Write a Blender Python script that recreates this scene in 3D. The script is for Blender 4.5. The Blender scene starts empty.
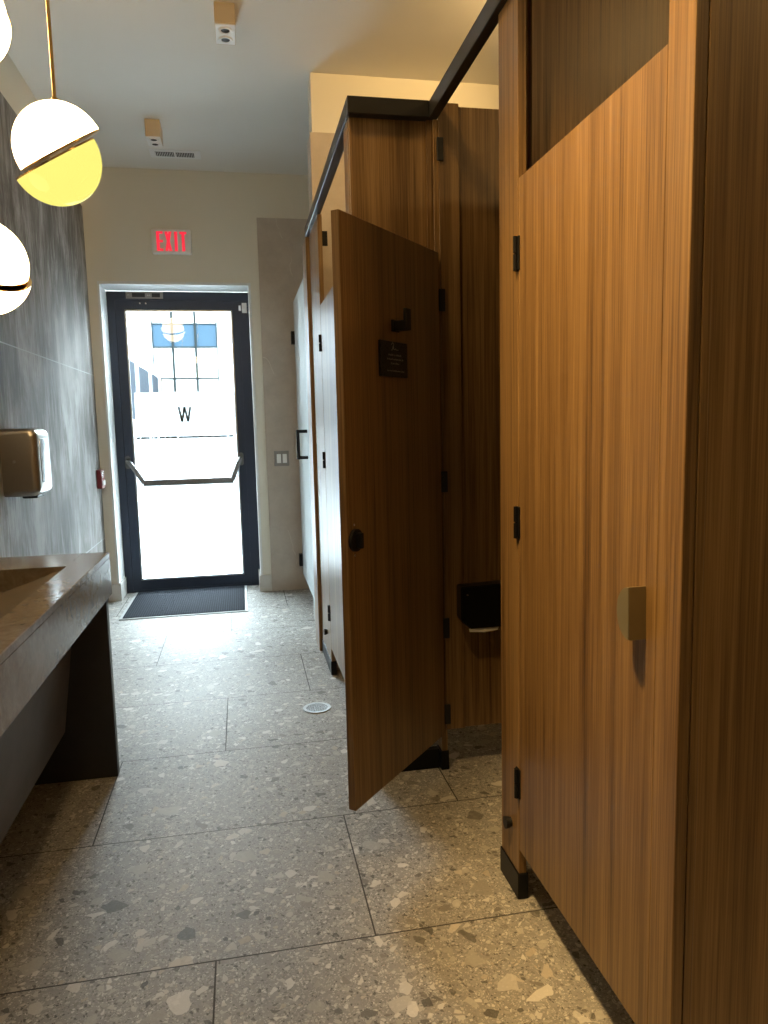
import bpy, bmesh, math, random
from mathutils import Matrix, Vector
random.seed(7)
SC = bpy.context.scene
COL = SC.collection

# ------------------------------------------------------------------ camera
cam_data = bpy.data.cameras.new('camera')
cam = bpy.data.objects.new('camera', cam_data); COL.objects.link(cam)
cam_data.sensor_fit = 'VERTICAL'; cam_data.sensor_height = 36.0
cam_data.lens = 730.93 / 1024 * 36
r = Vector((0.98117471, -0.1917154, -0.02326802))
u = Vector((0.04535639, 0.11164511, 0.99271253))
f = Vector((0.18772052, 0.97507978, -0.11823887))
M = Matrix.Identity(4)
for i in range(3):
    M[i][0] = r[i]; M[i][1] = u[i]; M[i][2] = -f[i]
M[0][3], M[1][3], M[2][3] = 0, 0, 1.3
cam.matrix_world = M
cam_data.clip_start = 0.02
SC.camera = cam

# ------------------------------------------------------------------ colour management
SC.view_settings.view_transform = 'Standard'
SC.view_settings.look = 'None'
SC.view_settings.gamma = 1.0
SC.view_settings.use_curve_mapping = False
SC.view_settings.exposure = 0.15

# ------------------------------------------------------------------ world: bright overcast sky
SKY = 62.0
world = bpy.data.worlds.new('world'); SC.world = world; world.use_nodes = True
wn = world.node_tree; wn.nodes.clear()
wo = wn.nodes.new('ShaderNodeOutputWorld'); wb = wn.nodes.new('ShaderNodeBackground')
wb.inputs[0].default_value = (0.79, 0.92, 1.0, 1); wb.inputs[1].default_value = SKY
wn.links.new(wb.outputs[0], wo.inputs[0])

def area_light(name, loc, size, power, color, rot=(0, 0, 0), size_y=None, portal=False, spread=math.pi):
    d = bpy.data.lights.new(name, 'AREA'); d.energy = power; d.color = color
    d.shape = 'RECTANGLE' if size_y else 'DISK'; d.size = size
    if size_y: d.size_y = size_y
    d.spread = spread
    o = bpy.data.objects.new(name, d); COL.objects.link(o); o.location = loc; o.rotation_euler = rot
    if portal: d.cycles.is_portal = True
    return o
# the glazed exit door lets the sky in: a portal only guides the sampling of the sky
area_light('door_portal', (-0.43, 6.20, 1.18), 0.86, 1, (1, 1, 1), (math.radians(-90), 0, 0), 2.2, portal=True)
WARM = (1.0, 0.64, 0.25)
# warm ceiling downlights of the washroom (over the near stalls, over the accessible stall)
sd = bpy.data.lights.new('stall_downlight', 'SPOT'); sd.energy = 530; sd.color = WARM; sd.shadow_soft_size = .12
sd.spot_size = math.radians(54); sd.spot_blend = 1.0
so = bpy.data.objects.new('stall_downlight', sd); COL.objects.link(so); so.location = (-0.15, 1.15, 3.18)
so.rotation_euler = (Vector((.69, 1.28, 1.70)) - Vector(so.location)).to_track_quat('-Z', 'Y').to_euler()
def spot(name, loc, target, power, angle, color=WARM, soft=.1):
    d = bpy.data.lights.new(name, 'SPOT'); d.energy = power; d.color = color; d.shadow_soft_size = soft
    d.spot_size = math.radians(angle); d.spot_blend = 1.0
    o = bpy.data.objects.new(name, d); COL.objects.link(o); o.location = loc
    o.rotation_euler = (Vector(target) - Vector(loc)).to_track_quat('-Z', 'Y').to_euler()
spot('accessible_stall_downlight', (1.55, 2.95, 3.10), (.75, 4.18, 3.0), 66, 90)
area_light('corridor_downlight', (.08, 2.05, 3.18), .2, 9, WARM)
area_light('end_panel_fill', (2.05, .10, 3.18), .25, 12, WARM)  # added fill light that brightens the stall end panel, not an actual fixture

# ------------------------------------------------------------------ material helpers
def new_mat(name):
    m = bpy.data.materials.new(name); m.use_nodes = True
    nt = m.node_tree; b = nt.nodes['Principled BSDF']
    return m, nt, b
def simple(name, col, rough=0.5, metal=0.0, emit=None, estr=0, bump=0, bscale=200, spec=None):
    m, nt, b = new_mat(name)
    b.inputs['Base Color'].default_value = (*col, 1); b.inputs['Roughness'].default_value = rough
    b.inputs['Metallic'].default_value = metal
    if spec is not None: b.inputs['Specular IOR Level'].default_value = spec
    if emit:
        b.inputs['Emission Color'].default_value = (*emit, 1); b.inputs['Emission Strength'].default_value = estr
    tc = nt.nodes.new('ShaderNodeTexCoord')
    n = nt.nodes.new('ShaderNodeTexNoise'); n.inputs['Scale'].default_value = bscale; n.inputs['Detail'].default_value = 3
    nt.links.new(tc.outputs['Object'], n.inputs['Vector'])
    # light procedural variation of the roughness
    mr = nt.nodes.new('ShaderNodeMapRange'); mr.inputs['To Min'].default_value = rough * 0.9; mr.inputs['To Max'].default_value = min(1, rough * 1.1)
    nt.links.new(n.outputs['Fac'], mr.inputs['Value']); nt.links.new(mr.outputs[0], b.inputs['Roughness'])
    if bump:
        bp = nt.nodes.new('ShaderNodeBump'); bp.inputs['Strength'].default_value = bump; bp.inputs['Distance'].default_value = 0.002
        nt.links.new(n.outputs['Fac'], bp.inputs['Height']); nt.links.new(bp.outputs[0], b.inputs['Normal'])
    return m
def ramp(nt, fac, stops, interp='LINEAR'):
    n = nt.nodes.new('ShaderNodeValToRGB'); cr = n.color_ramp; cr.interpolation = interp
    while len(cr.elements) < len(stops): cr.elements.new(0.5)
    for e, (p, c) in zip(cr.elements, stops): e.position = p; e.color = (*c, 1)
    if fac is not None: nt.links.new(fac, n.inputs[0])
    return n
def math_n(nt, op, a, b=None, c=None):
    n = nt.nodes.new('ShaderNodeMath'); n.operation = op
    for i, v in enumerate((a, b, c)):
        if v is None: continue
        if isinstance(v, (int, float)): n.inputs[i].default_value = v
        else: nt.links.new(v, n.inputs[i])
    return n.outputs[0]
def mix_col(nt, fac, a, b, mode='MIX'):
    n = nt.nodes.new('ShaderNodeMix'); n.data_type = 'RGBA'; n.blend_type = mode
    for i, v in ((0, fac), (6, a), (7, b)):
        if isinstance(v, (int, float)): n.inputs[i].default_value = v
        elif isinstance(v, tuple): n.inputs[i].default_value = (*v, 1)
        else: nt.links.new(v, n.inputs[i])
    return n.outputs[2]
def mapped(nt, scale, src='Object', rnd=True):
    tc = nt.nodes.new('ShaderNodeTexCoord')
    mp = nt.nodes.new('ShaderNodeMapping'); mp.inputs['Scale'].default_value = scale
    if rnd:
        oi = nt.nodes.new('ShaderNodeObjectInfo'); v = nt.nodes.new('ShaderNodeVectorMath'); v.operation = 'ADD'
        cm = nt.nodes.new('ShaderNodeCombineXYZ'); nt.links.new(math_n(nt, 'MULTIPLY', oi.outputs['Random'], 37.0), cm.inputs[0])
        nt.links.new(cm.outputs[0], cm.inputs[0]) if False else None
        nt.links.new(tc.outputs[src], v.inputs[0]); nt.links.new(cm.outputs[0], v.inputs[1])
        nt.links.new(v.outputs[0], mp.inputs[0])
    else: nt.links.new(tc.outputs[src], mp.inputs[0])
    return mp.outputs[0]
def noise(nt, vec, scale=1, detail=4, rough=.55, dist=0):
    n = nt.nodes.new('ShaderNodeTexNoise'); n.inputs['Scale'].default_value = scale
    n.inputs['Detail'].default_value = detail; n.inputs['Roughness'].default_value = rough; n.inputs['Distortion'].default_value = dist
    if vec is not None: nt.links.new(vec, n.inputs['Vector'])
    return n.outputs['Fac']

def wood_mat():
    m, nt, b = new_mat('walnut_laminate')
    fine = noise(nt, mapped(nt, (260, 260, 3.2)), 1, 3, .6)
    mid = noise(nt, mapped(nt, (62, 62, .8)), 1, 4, .6, .3)
    broad = noise(nt, mapped(nt, (13, 13, .22)), 1, 3, .5, .5)
    s = math_n(nt, 'ADD', math_n(nt, 'MULTIPLY', fine, .42), math_n(nt, 'ADD', math_n(nt, 'MULTIPLY', mid, .34), math_n(nt, 'MULTIPLY', broad, .36)))
    rp = ramp(nt, s, [(.40, (.060, .030, .011)), (.49, (.145, .079, .028)), (.57, (.22, .127, .047)), (.69, (.325, .198, .080))])
    nt.links.new(rp.outputs[0], b.inputs['Base Color'])
    b.inputs['Roughness'].default_value = .36
    bp = nt.nodes.new('ShaderNodeBump'); bp.inputs['Strength'].default_value = .12; bp.inputs['Distance'].default_value = .0006
    nt.links.new(fine, bp.inputs['Height']); nt.links.new(bp.outputs[0], b.inputs['Normal'])
    return m

def floor_mat():
    m, nt, b = new_mat('terrazzo_tile')
    tc = nt.nodes.new('ShaderNodeTexCoord'); P = tc.outputs['Object']
    sp = nt.nodes.new('ShaderNodeSeparateXYZ'); nt.links.new(P, sp.inputs[0]); X, Y = sp.outputs[0], sp.outputs[1]
    v = math_n(nt, 'DIVIDE', math_n(nt, 'ADD', Y, 600 * .6 - 1.711), .6)
    row = math_n(nt, 'FLOOR', v)
    fv = math_n(nt, 'SUBTRACT', v, row)
    # row 600 spans y 1.711-2.311 and has a joint at x 0.282; each row steps by -0.4 (mod 1.2)
    uu = math_n(nt, 'DIVIDE', math_n(nt, 'ADD', math_n(nt, 'SUBTRACT', X, .282), math_n(nt, 'ADD', math_n(nt, 'MULTIPLY', row, -.4), 1200.0)), 1.2)
    ux = math_n(nt, 'SUBTRACT', uu, math_n(nt, 'FLOOR', uu))
    du = math_n(nt, 'MULTIPLY', math_n(nt, 'MINIMUM', ux, math_n(nt, 'SUBTRACT', 1.0, ux)), 1.2)
    dv = math_n(nt, 'MULTIPLY', math_n(nt, 'MINIMUM', fv, math_n(nt, 'SUBTRACT', 1.0, fv)), .6)
    joint = math_n(nt, 'LESS_THAN', math_n(nt, 'MINIMUM', du, dv), .0022)
    # a different piece of stone in each tile
    cell = nt.nodes.new('ShaderNodeCombineXYZ')
    nt.links.new(math_n(nt, 'MULTIPLY', math_n(nt, 'FLOOR', uu), 7.3), cell.inputs[0]); nt.links.new(math_n(nt, 'MULTIPLY', row, 3.1), cell.inputs[2])
    pos = nt.nodes.new('ShaderNodeVectorMath'); pos.operation = 'ADD'; nt.links.new(P, pos.inputs[0]); nt.links.new(cell.outputs[0], pos.inputs[1])
    wob = nt.nodes.new('ShaderNodeTexNoise'); wob.inputs['Scale'].default_value = 24; nt.links.new(pos.outputs[0], wob.inputs['Vector'])
    wv = nt.nodes.new('ShaderNodeVectorMath'); wv.operation = 'MULTIPLY_ADD'
    nt.links.new(wob.outputs['Color'], wv.inputs[0]); wv.inputs[1].default_value = (.022, .022, .022); nt.links.new(pos.outputs[0], wv.inputs[2])
    base = ramp(nt, noise(nt, pos.outputs[0], 34, 8, .8), [(.3, (.25, .24, .222)), (.7, (.37, .358, .335))]).outputs[0]
    col = base
    for sc, thr, keep, seed in ((230, .10, .46, 0), (120, .10, .55, 3.3), (60, .10, .76, 8.1), (30, .08, .86, 15.7), (19, .06, .92, 21.9)):
        off = nt.nodes.new('ShaderNodeVectorMath'); off.operation = 'ADD'; nt.links.new(wv.outputs[0], off.inputs[0]); off.inputs[1].default_value = (seed, seed * .7, seed * 1.3)
        vo = nt.nodes.new('ShaderNodeTexVoronoi'); vo.inputs['Scale'].default_value = sc; vo.inputs['Randomness'].default_value = 1
        ve = nt.nodes.new('ShaderNodeTexVoronoi'); ve.feature = 'DISTANCE_TO_EDGE'; ve.inputs['Scale'].default_value = sc; ve.inputs['Randomness'].default_value = 1
        nt.links.new(off.outputs[0], vo.inputs['Vector']); nt.links.new(off.outputs[0], ve.inputs['Vector'])
        sx = nt.nodes.new('ShaderNodeSeparateColor'); nt.links.new(vo.outputs['Color'], sx.inputs[0])
        lim = math_n(nt, 'ADD', math_n(nt, 'MULTIPLY', sx.outputs[2], .10), thr)
        inside = math_n(nt, 'GREATER_THAN', ve.outputs['Distance'], lim)
        present = math_n(nt, 'GREATER_THAN', sx.outputs[0], keep)
        chip = ramp(nt, sx.outputs[1], [(0, (.075, .072, .066)), (.16, (.15, .142, .125)), (.28, (.32, .305, .27)), (.6, (.50, .48, .44)), (.85, (.70, .68, .64)), (1, (.45, .39, .31))]).outputs[0]
        col = mix_col(nt, math_n(nt, 'MULTIPLY', math_n(nt, 'MULTIPLY', inside, present), .82), col, chip)
    col = mix_col(nt, joint, col, (.075, .072, .068))
    nt.links.new(col, b.inputs['Base Color'])
    b.inputs['Specular IOR Level'].default_value = .21
    rg = math_n(nt, 'ADD', .46, math_n(nt, 'MULTIPLY', noise(nt, P, 40, 4, .6), .16))
    nt.links.new(math_n(nt, 'MAXIMUM', rg, math_n(nt, 'MULTIPLY', joint, .9)), b.inputs['Roughness'])
    bp = nt.nodes.new('ShaderNodeBump'); bp.inputs['Strength'].default_value = .5; bp.inputs['Distance'].default_value = .002; bp.invert = True
    nt.links.new(joint, bp.inputs['Height']); nt.links.new(bp.outputs[0], b.inputs['Normal'])
    return m

def paint_mat(name, col):
    m, nt, b = new_mat(name)
    n = noise(nt, mapped(nt, (1, 1, 1), rnd=False), 160, 4, .6)
    c = ramp(nt, noise(nt, mapped(nt, (1, 1, 1), rnd=False), 2, 2, .5), [(.3, tuple(x * .97 for x in col)), (.7, col)])
    nt.links.new(c.outputs[0], b.inputs['Base Color']); b.inputs['Roughness'].default_value = .7
    bp = nt.nodes.new('ShaderNodeBump'); bp.inputs['Strength'].default_value = .25; bp.inputs['Distance'].default_value = .001
    nt.links.new(n, bp.inputs['Height']); nt.links.new(bp.outputs[0], b.inputs['Normal'])
    return m

def streak_tile_mat():   # grey wall tile, streaked vertically like brushed fabric, thin pale seams
    m, nt, b = new_mat('streaked_grey_tile')
    a = noise(nt, mapped(nt, (5.2, 5.2, 1.7), rnd=False), 1, 7, .72, .5)
    c = noise(nt, mapped(nt, (70, 70, 6), rnd=False), 1, 3, .6, .2)
    s = math_n(nt, 'ADD', math_n(nt, 'MULTIPLY', a, .7), math_n(nt, 'MULTIPLY', c, .3))
    rp = ramp(nt, s, [(.40, (.090, .080, .070)), (.47, (.155, .142, .129)), (.52, (.225, .21, .195)), (.60, (.37, .355, .34))])
    tc = nt.nodes.new('ShaderNodeTexCoord'); sp = nt.nodes.new('ShaderNodeSeparateXYZ'); nt.links.new(tc.outputs['Object'], sp.inputs[0])
    q = math_n(nt, 'DIVIDE', math_n(nt, 'ADD', sp.outputs[2], 1.22 * 3 - .495), 1.22)
    fq = math_n(nt, 'SUBTRACT', q, math_n(nt, 'FLOOR', q))
    d = math_n(nt, 'MULTIPLY', math_n(nt, 'MINIMUM', fq, math_n(nt, 'SUBTRACT', 1.0, fq)), 1.22)
    seam = math_n(nt, 'LESS_THAN', d, .0028)
    nt.links.new(mix_col(nt, seam, rp.outputs[0], (.42, .42, .41)), b.inputs['Base Color'])
    nt.links.new(math_n(nt, 'ADD', .5, math_n(nt, 'MULTIPLY', s, .3)), b.inputs['Roughness'])
    b.inputs['Specular IOR Level'].default_value = .12
    bp = nt.nodes.new('ShaderNodeBump'); bp.inputs['Strength'].default_value = .55; bp.inputs['Distance'].default_value = .004
    nt.links.new(s, bp.inputs['Height']); nt.links.new(bp.outputs[0], b.inputs['Normal'])
    return m

def stone_mat(name, c0, c1, vein=(.50, .46, .40), rough=.4, vs=1.3, vamt=.75):
    m, nt, b = new_mat(name)
    P = mapped(nt, (1, 1, 1), rnd=False)
    base = ramp(nt, noise(nt, P, 7, 8, .72), [(.3, c0), (.7, c1)]).outputs[0]
    # veins: thin diagonal lines, bent by a slow noise
    sp = nt.nodes.new('ShaderNodeSeparateXYZ'); nt.links.new(P, sp.inputs[0])
    tt = math_n(nt, 'ADD', math_n(nt, 'ADD', math_n(nt, 'MULTIPLY', sp.outputs[0], 1.9), math_n(nt, 'MULTIPLY', sp.outputs[2], .85)), math_n(nt, 'MULTIPLY', noise(nt, P, vs, 4, .55), 1.1))
    line = math_n(nt, 'LESS_THAN', math_n(nt, 'ABSOLUTE', math_n(nt, 'SUBTRACT', math_n(nt, 'FRACT', tt), .5)), .006)
    gate = math_n(nt, 'GREATER_THAN', noise(nt, P, 5, 2, .5), .5)
    nt.links.new(mix_col(nt, math_n(nt, 'MULTIPLY', math_n(nt, 'MULTIPLY', line, gate), vamt), base, vein), b.inputs['Base Color'])
    b.inputs['Roughness'].default_value = rough
    return m

def counter_mat():
    m, nt, b = new_mat('taupe_porcelain_slab')
    P = mapped(nt, (1, 1, 1), rnd=False)
    a = noise(nt, P, 16, 8, .75, .8); c = noise(nt, P, 60, 4, .6)
    s = math_n(nt, 'ADD', math_n(nt, 'MULTIPLY', a, .7), math_n(nt, 'MULTIPLY', c, .3))
    rp = ramp(nt, s, [(.34, (.130, .100, .066)), (.5, (.195, .155, .108)), (.68, (.29, .24, .175))])
    nt.links.new(rp.outputs[0], b.inputs['Base Color']); b.inputs['Roughness'].default_value = .14; b.inputs['Specular IOR Level'].default_value = .4
    return m

def glass_mat(name, tint=(1, 1, 1), rough=0.0, refl=.9):
    m = bpy.data.materials.new(name); m.use_nodes = True; nt = m.node_tree; nt.nodes.clear()
    o = nt.nodes.new('ShaderNodeOutputMaterial'); t = nt.nodes.new('ShaderNodeBsdfTransparent'); t.inputs[0].default_value = (*tint, 1)
    g = nt.nodes.new('ShaderNodeBsdfGlossy'); g.inputs['Roughness'].default_value = rough
    fr = nt.nodes.new('ShaderNodeFresnel'); fr.inputs[0].default_value = 1.5
    mx = nt.nodes.new('ShaderNodeMixShader')
    nt.links.new(math_n(nt, 'MULTIPLY', fr.outputs[0], refl), mx.inputs[0])
    nt.links.new(t.outputs[0], mx.inputs[1]); nt.links.new(g.outputs[0], mx.inputs[2]); nt.links.new(mx.outputs[0], o.inputs[0])
    return m
def film_mat():
    m = bpy.data.materials.new('frosted_film'); m.use_nodes = True; nt = m.node_tree; nt.nodes.clear()
    o = nt.nodes.new('ShaderNodeOutputMaterial'); t = nt.nodes.new('ShaderNodeBsdfTranslucent'); t.inputs[0].default_value = (.22, .23, .235, 1)
    d = nt.nodes.new('ShaderNodeBsdfTransparent'); mx = nt.nodes.new('ShaderNodeMixShader')
    mx.inputs[0].default_value = .12
    nt.links.new(t.outputs[0], mx.inputs[1]); nt.links.new(d.outputs[0], mx.inputs[2]); nt.links.new(mx.outputs[0], o.inputs[0])
    return m
def glow_mat(name, col, strength, rim=None):
    m = bpy.data.materials.new(name); m.use_nodes = True; nt = m.node_tree; nt.nodes.clear()
    o = nt.nodes.new('ShaderNodeOutputMaterial'); e = nt.nodes.new('ShaderNodeEmission')
    n = noise(nt, mapped(nt, (1, 1, 1), rnd=False), 5, 2, .5)
    c = ramp(nt, n, [(.3, tuple(x * .96 for x in col)), (.7, col)])
    nt.links.new(c.outputs[0], e.inputs[0]); e.inputs[1].default_value = strength
    g = nt.nodes.new('ShaderNodeBsdfGlossy'); g.inputs['Roughness'].default_value = .08; g.inputs[0].default_value = (1, 1, 1, 1)
    fr = nt.nodes.new('ShaderNodeFresnel'); fr.inputs[0].default_value = 1.4; mx = nt.nodes.new('ShaderNodeMixShader')
    nt.links.new(math_n(nt, 'MULTIPLY', fr.outputs[0], .15), mx.inputs[0]); nt.links.new(e.outputs[0], mx.inputs[1]); nt.links.new(g.outputs[0], mx.inputs[2])
    nt.links.new(mx.outputs[0], o.inputs[0])
    return m
def carpet_mat():
    m, nt, b = new_mat('ribbed_mat_carpet')
    tc = nt.nodes.new('ShaderNodeTexCoord'); sp = nt.nodes.new('ShaderNodeSeparateXYZ'); nt.links.new(tc.outputs['Object'], sp.inputs[0])
    rb = math_n(nt, 'SINE', math_n(nt, 'MULTIPLY', sp.outputs[0], 2 * math.pi / .016))
    rb2 = math_n(nt, 'SINE', math_n(nt, 'MULTIPLY', sp.outputs[1], 2 * math.pi / .022))
    k = math_n(nt, 'ADD', math_n(nt, 'MULTIPLY', rb, .5), math_n(nt, 'MULTIPLY', rb2, .35))
    nn = noise(nt, tc.outputs['Object'], 300, 3, .7)
    h = math_n(nt, 'ADD', math_n(nt, 'MULTIPLY', k, .3), nn)
    rp = ramp(nt, h, [(.2, (.006, .007, .010)), (.55, (.020, .024, .031)), (.85, (.075, .083, .10))])
    nt.links.new(rp.outputs[0], b.inputs['Base Color']); b.inputs['Roughness'].default_value = .95; b.inputs['Specular IOR Level'].default_value = .05
    bp = nt.nodes.new('ShaderNodeBump'); bp.inputs['Strength'].default_value = .8; bp.inputs['Distance'].default_value = .004
    nt.links.new(h, bp.inputs['Height']); nt.links.new(bp.outputs[0], b.inputs['Normal'])
    return m
def brushed_mat(name, col, rough):
    m, nt, b = new_mat(name)
    n = noise(nt, mapped(nt, (400, 400, 6), rnd=False), 1, 3, .6)
    b.inputs['Base Color'].default_value = (*col, 1); b.inputs['Metallic'].default_value = 1
    nt.links.new(math_n(nt, 'ADD', rough, math_n(nt, 'MULTIPLY', n, .12)), b.inputs['Roughness'])
    return m

WOOD = wood_mat(); FLOOR = floor_mat()
PAINT = paint_mat('warm_white_wall_paint', (.76, .72, .62)); CEIL = paint_mat('ceiling_paint', (.84, .82, .77))
WHITE = paint_mat('white_trim_paint', (.78, .79, .78)); TILE = streak_tile_mat()
STONE = stone_mat('taupe_stone_tile', (.44, .38, .32), (.54, .475, .41), vein=(.62, .57, .50))
BASE = stone_mat('pale_stone_base', (.58, .56, .52), (.66, .64, .60), vamt=.3)
COUNTER = counter_mat()
LEG = stone_mat('dark_charcoal_slab', (.030, .030, .034), (.046, .045, .050), vamt=0, rough=.4)
BLACK = simple('black_powder_coat', (.005, .005, .006), .45, spec=.25)
RAIL = simple('dark_anodised_rail', (.022, .021, .020), .36, .2)
BRACKET = simple('black_nylon', (.008, .008, .009), .5)
FRAME = simple('charcoal_aluminium', (.028, .040, .068), .42, .2)
STEEL = brushed_mat('brushed_steel', (.60, .60, .60), .22)
BRONZE_STEEL = brushed_mat('satin_stainless', (.42, .385, .34), .24)
BARSTEEL = simple('worn_push_bar_metal', (.20, .195, .19), .4, .3)
ALU = simple('satin_aluminium', (.62, .64, .65), .3, .8)
BRASS = simple('polished_brass', (.83, .56, .22), .14, 1.0)
PEWTER = simple('olive_bronze_handle', (.30, .26, .155), .42, .55)
GLASS = glass_mat('clear_door_glass', (.96, .985, .985)); FILM = film_mat()
FROST = simple('frosted_blue_white_glass', (.76, .84, .86), .22)
GLOW = glow_mat('opal_glass_lit', (1.0, .72, .38), 14.5)
GLOW_DIM = glow_mat('opal_glass_yellow', (1.0, .88, .20), 1.0)
GLOW_MID = glow_mat('opal_glass_cream', (1.0, .90, .70), 2.2)
CREAM = simple('cream_fixture_enamel', (.55, .44, .30), .4)
WHITEPL = simple('white_plastic', (.86, .86, .85), .35)
GREYPL = simple('grey_metal_plate', (.30, .285, .27), .4, .3)
DARK = simple('dark_recess', (.02, .02, .02), .7)
RED = simple('exit_red', (.75, .02, .05), .4, 0, (1, .02, .06), .75)
REDPL = simple('red_alarm_plastic', (.17, .010, .014), .4)
PAPER = simple('tissue_paper', (.8, .78, .74), .9)
MATRIM = simple('grey_vinyl_edge', (.40, .41, .41), .5)
CARPET = carpet_mat()
INK = simple('grey_letter_film', (.16, .18, .19), .6)
ETCH = simple('etched_grey_print', (.55, .55, .55), .5)

# ------------------------------------------------------------------ geometry helpers
def box(bm, x0, y0, z0, x1, y1, z1, bev=0.0, seg=1):
    m = Matrix.Translation(((x0 + x1) / 2, (y0 + y1) / 2, (z0 + z1) / 2)) @ Matrix.Diagonal((abs(x1 - x0), abs(y1 - y0), abs(z1 - z0), 1))
    rr = bmesh.ops.create_cube(bm, size=1, matrix=m)
    if bev:
        es = list({e for v in rr['verts'] for e in v.link_edges})
        bmesh.ops.bevel(bm, geom=es, offset=bev, segments=seg, affect='EDGES', profile=.5)
    return bm
def cyl(bm, p0, p1, rad, seg=20, rad2=None, caps=True):
    p0, p1 = Vector(p0), Vector(p1); d = p1 - p0
    q = Vector((0, 0, 1)).rotation_difference(d).to_matrix().to_4x4()
    bmesh.ops.create_cone(bm, cap_ends=caps, segments=seg, radius1=rad, radius2=rad if rad2 is None else rad2, depth=d.length,
                          matrix=Matrix.Translation((p0 + p1) / 2) @ q)
    return bm
def prism(bm, pts, axis, a, b):
    """pts: 2-D outline; extruded along axis ('x','y','z') from a to b."""
    def P(p, t):
        return {'x': (t, p[0], p[1]), 'y': (p[0], t, p[1]), 'z': (p[0], p[1], t)}[axis]
    v0 = [bm.verts.new(P(p, a)) for p in pts]; v1 = [bm.verts.new(P(p, b)) for p in pts]
    n = len(pts)
    for i in range(n): bm.faces.new((v0[i], v0[(i + 1) % n], v1[(i + 1) % n], v1[i]))
    bm.faces.new(v0[::-1]); bm.faces.new(v1)
    bmesh.ops.recalc_face_normals(bm, faces=bm.faces)
    return bm
def tube(bm, pts, rad, seg=10):
    pts = [Vector(p) for p in pts]; rings = []
    up = Vector((0.13, .2, 1)).normalized()
    for i, p in enumerate(pts):
        t = (pts[min(i + 1, len(pts) - 1)] - pts[max(i - 1, 0)]).normalized()
        a = t.cross(up)
        if a.length < 1e-3: a = t.cross(Vector((1, 0, 0)))
        a.normalize(); c = t.cross(a)
        rings.append([bm.verts.new(p + (a * math.cos(k * 2 * math.pi / seg) + c * math.sin(k * 2 * math.pi / seg)) * rad) for k in range(seg)])
    for A, B in zip(rings, rings[1:]):
        for k in range(seg): bm.faces.new((A[k], A[(k + 1) % seg], B[(k + 1) % seg], B[k]))
    bm.faces.new(rings[0][::-1]); bm.faces.new(rings[-1])
    bmesh.ops.recalc_face_normals(bm, faces=bm.faces)
    return bm
WM = {}
def world_of(o): return WM.get(o.name, Matrix.Identity(4))
def part(name, bm, mat, parent=None, smooth=False, local=False, loc=None, **props):
    """Link one mesh object. Geometry is authored in world space (or in the parent's own frame if local)."""
    me = bpy.data.meshes.new(name)
    base = Matrix.Identity(4)
    if parent is not None: base = world_of(parent)
    if not local: bmesh.ops.transform(bm, matrix=base.inverted(), verts=bm.verts)
    off = None
    if parent is None and loc is not None:
        bmesh.ops.translate(bm, vec=-Vector(loc), verts=bm.verts)
    bmesh.ops.recalc_face_normals(bm, faces=bm.faces)
    bm.to_mesh(me); bm.free()
    if smooth:
        for p in me.polygons: p.use_smooth = True
        if hasattr(me, 'set_sharp_from_angle'): me.set_sharp_from_angle(angle=math.radians(35))
    me.materials.append(mat)
    o = bpy.data.objects.new(name, me); COL.objects.link(o)
    if parent is not None: o.parent = parent; WM[o.name] = base
    elif loc is not None: o.location = loc; WM[o.name] = Matrix.Translation(Vector(loc))
    for k, v in props.items(): o[k] = v
    return o
def thing(name, label, cat, loc=(0, 0, 0), rotz=0.0, group=None):
    o = bpy.data.objects.new(name, None); COL.objects.link(o); o.empty_display_size = .1
    o.location = loc; o.rotation_euler = (0, 0, rotz)
    WM[o.name] = Matrix.Translation(Vector(loc)) @ Matrix.Rotation(rotz, 4, 'Z')
    o['label'] = label; o['category'] = cat
    if group: o['group'] = group
    return o
def B(): return bmesh.new()
def bx(*a, **k): return box(B(), *a, **k)
def struct(name, bm, mat, **k):
    return part(name, bm, mat, kind='structure', **k)

# ================================================================== ROOM SHELL
CZ = 3.2
XL, XR, YF, YN = -1.05, 2.30, 5.82, -2.0     # left wall, right wall, far wall face, wall behind the viewer
struct('floor', bx(XL - .15, YN - .1, -.10, XR + .15, 6.16, 0), FLOOR)
struct('ceiling', bx(XL - .15, YN - .1, CZ, XR + .15, 6.16, CZ + .12), CEIL)
wl = struct('wall_left', bx(XL - .15, YN, 0, XL - .012, 6.16, CZ), PAINT)
part('tile_cladding', bx(XL - .012, YN, 0, XL, YF - .001, 2.92), TILE, wl)
struct('wall_right', bx(XR, YN, 0, XR + .15, 6.16, CZ), PAINT)
struct('wall_rear', bx(XL - .15, YN - .15, 0, XR + .15, YN, CZ), PAINT)
# far wall with the door recess
OX0, OX1, OZ = -.975, .120, 2.385
b = B(); box(b, XL - .012, YF, 0, OX0, 6.16, CZ); box(b, OX1, YF, 0, XR, 6.16, CZ); box(b, OX0, YF, OZ, OX1, 6.16, CZ)
wf = struct('wall_far', b, PAINT)
part('stone_cladding', bx(.192, YF - .012, 0, XR, YF, 2.875), STONE, wf)
# white reveal lining of the recess
b = B(); box(b, OX0 - .008, YF - .004, 0, OX0 + .008, 6.078, OZ); box(b, OX1 - .012, YF - .004, 0, OX1 + .006, 6.078, OZ)
box(b, OX0 - .008, YF - .004, OZ - .008, OX1 + .006, 6.078, OZ + .012)
struct('trim_1', b, WHITE)
# stone skirting at both sides of the recess
b = B(); box(b, XL, YF - .014, 0, OX0 + .020, YF - .0041, .135, .002); box(b, OX0 + .0082, YF - .014, 0, OX0 + .020, 6.077, .135, .002)
struct('baseboard_left', b, BASE)
b = B(); box(b, OX1 - .024, YF - .014, 0, .1915, YF - .0041, .135, .002); box(b, OX1 - .024, YF - .014, 0, OX1 - .0122, 6.077, .135, .002)
struct('baseboard_right', b, BASE)
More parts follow.
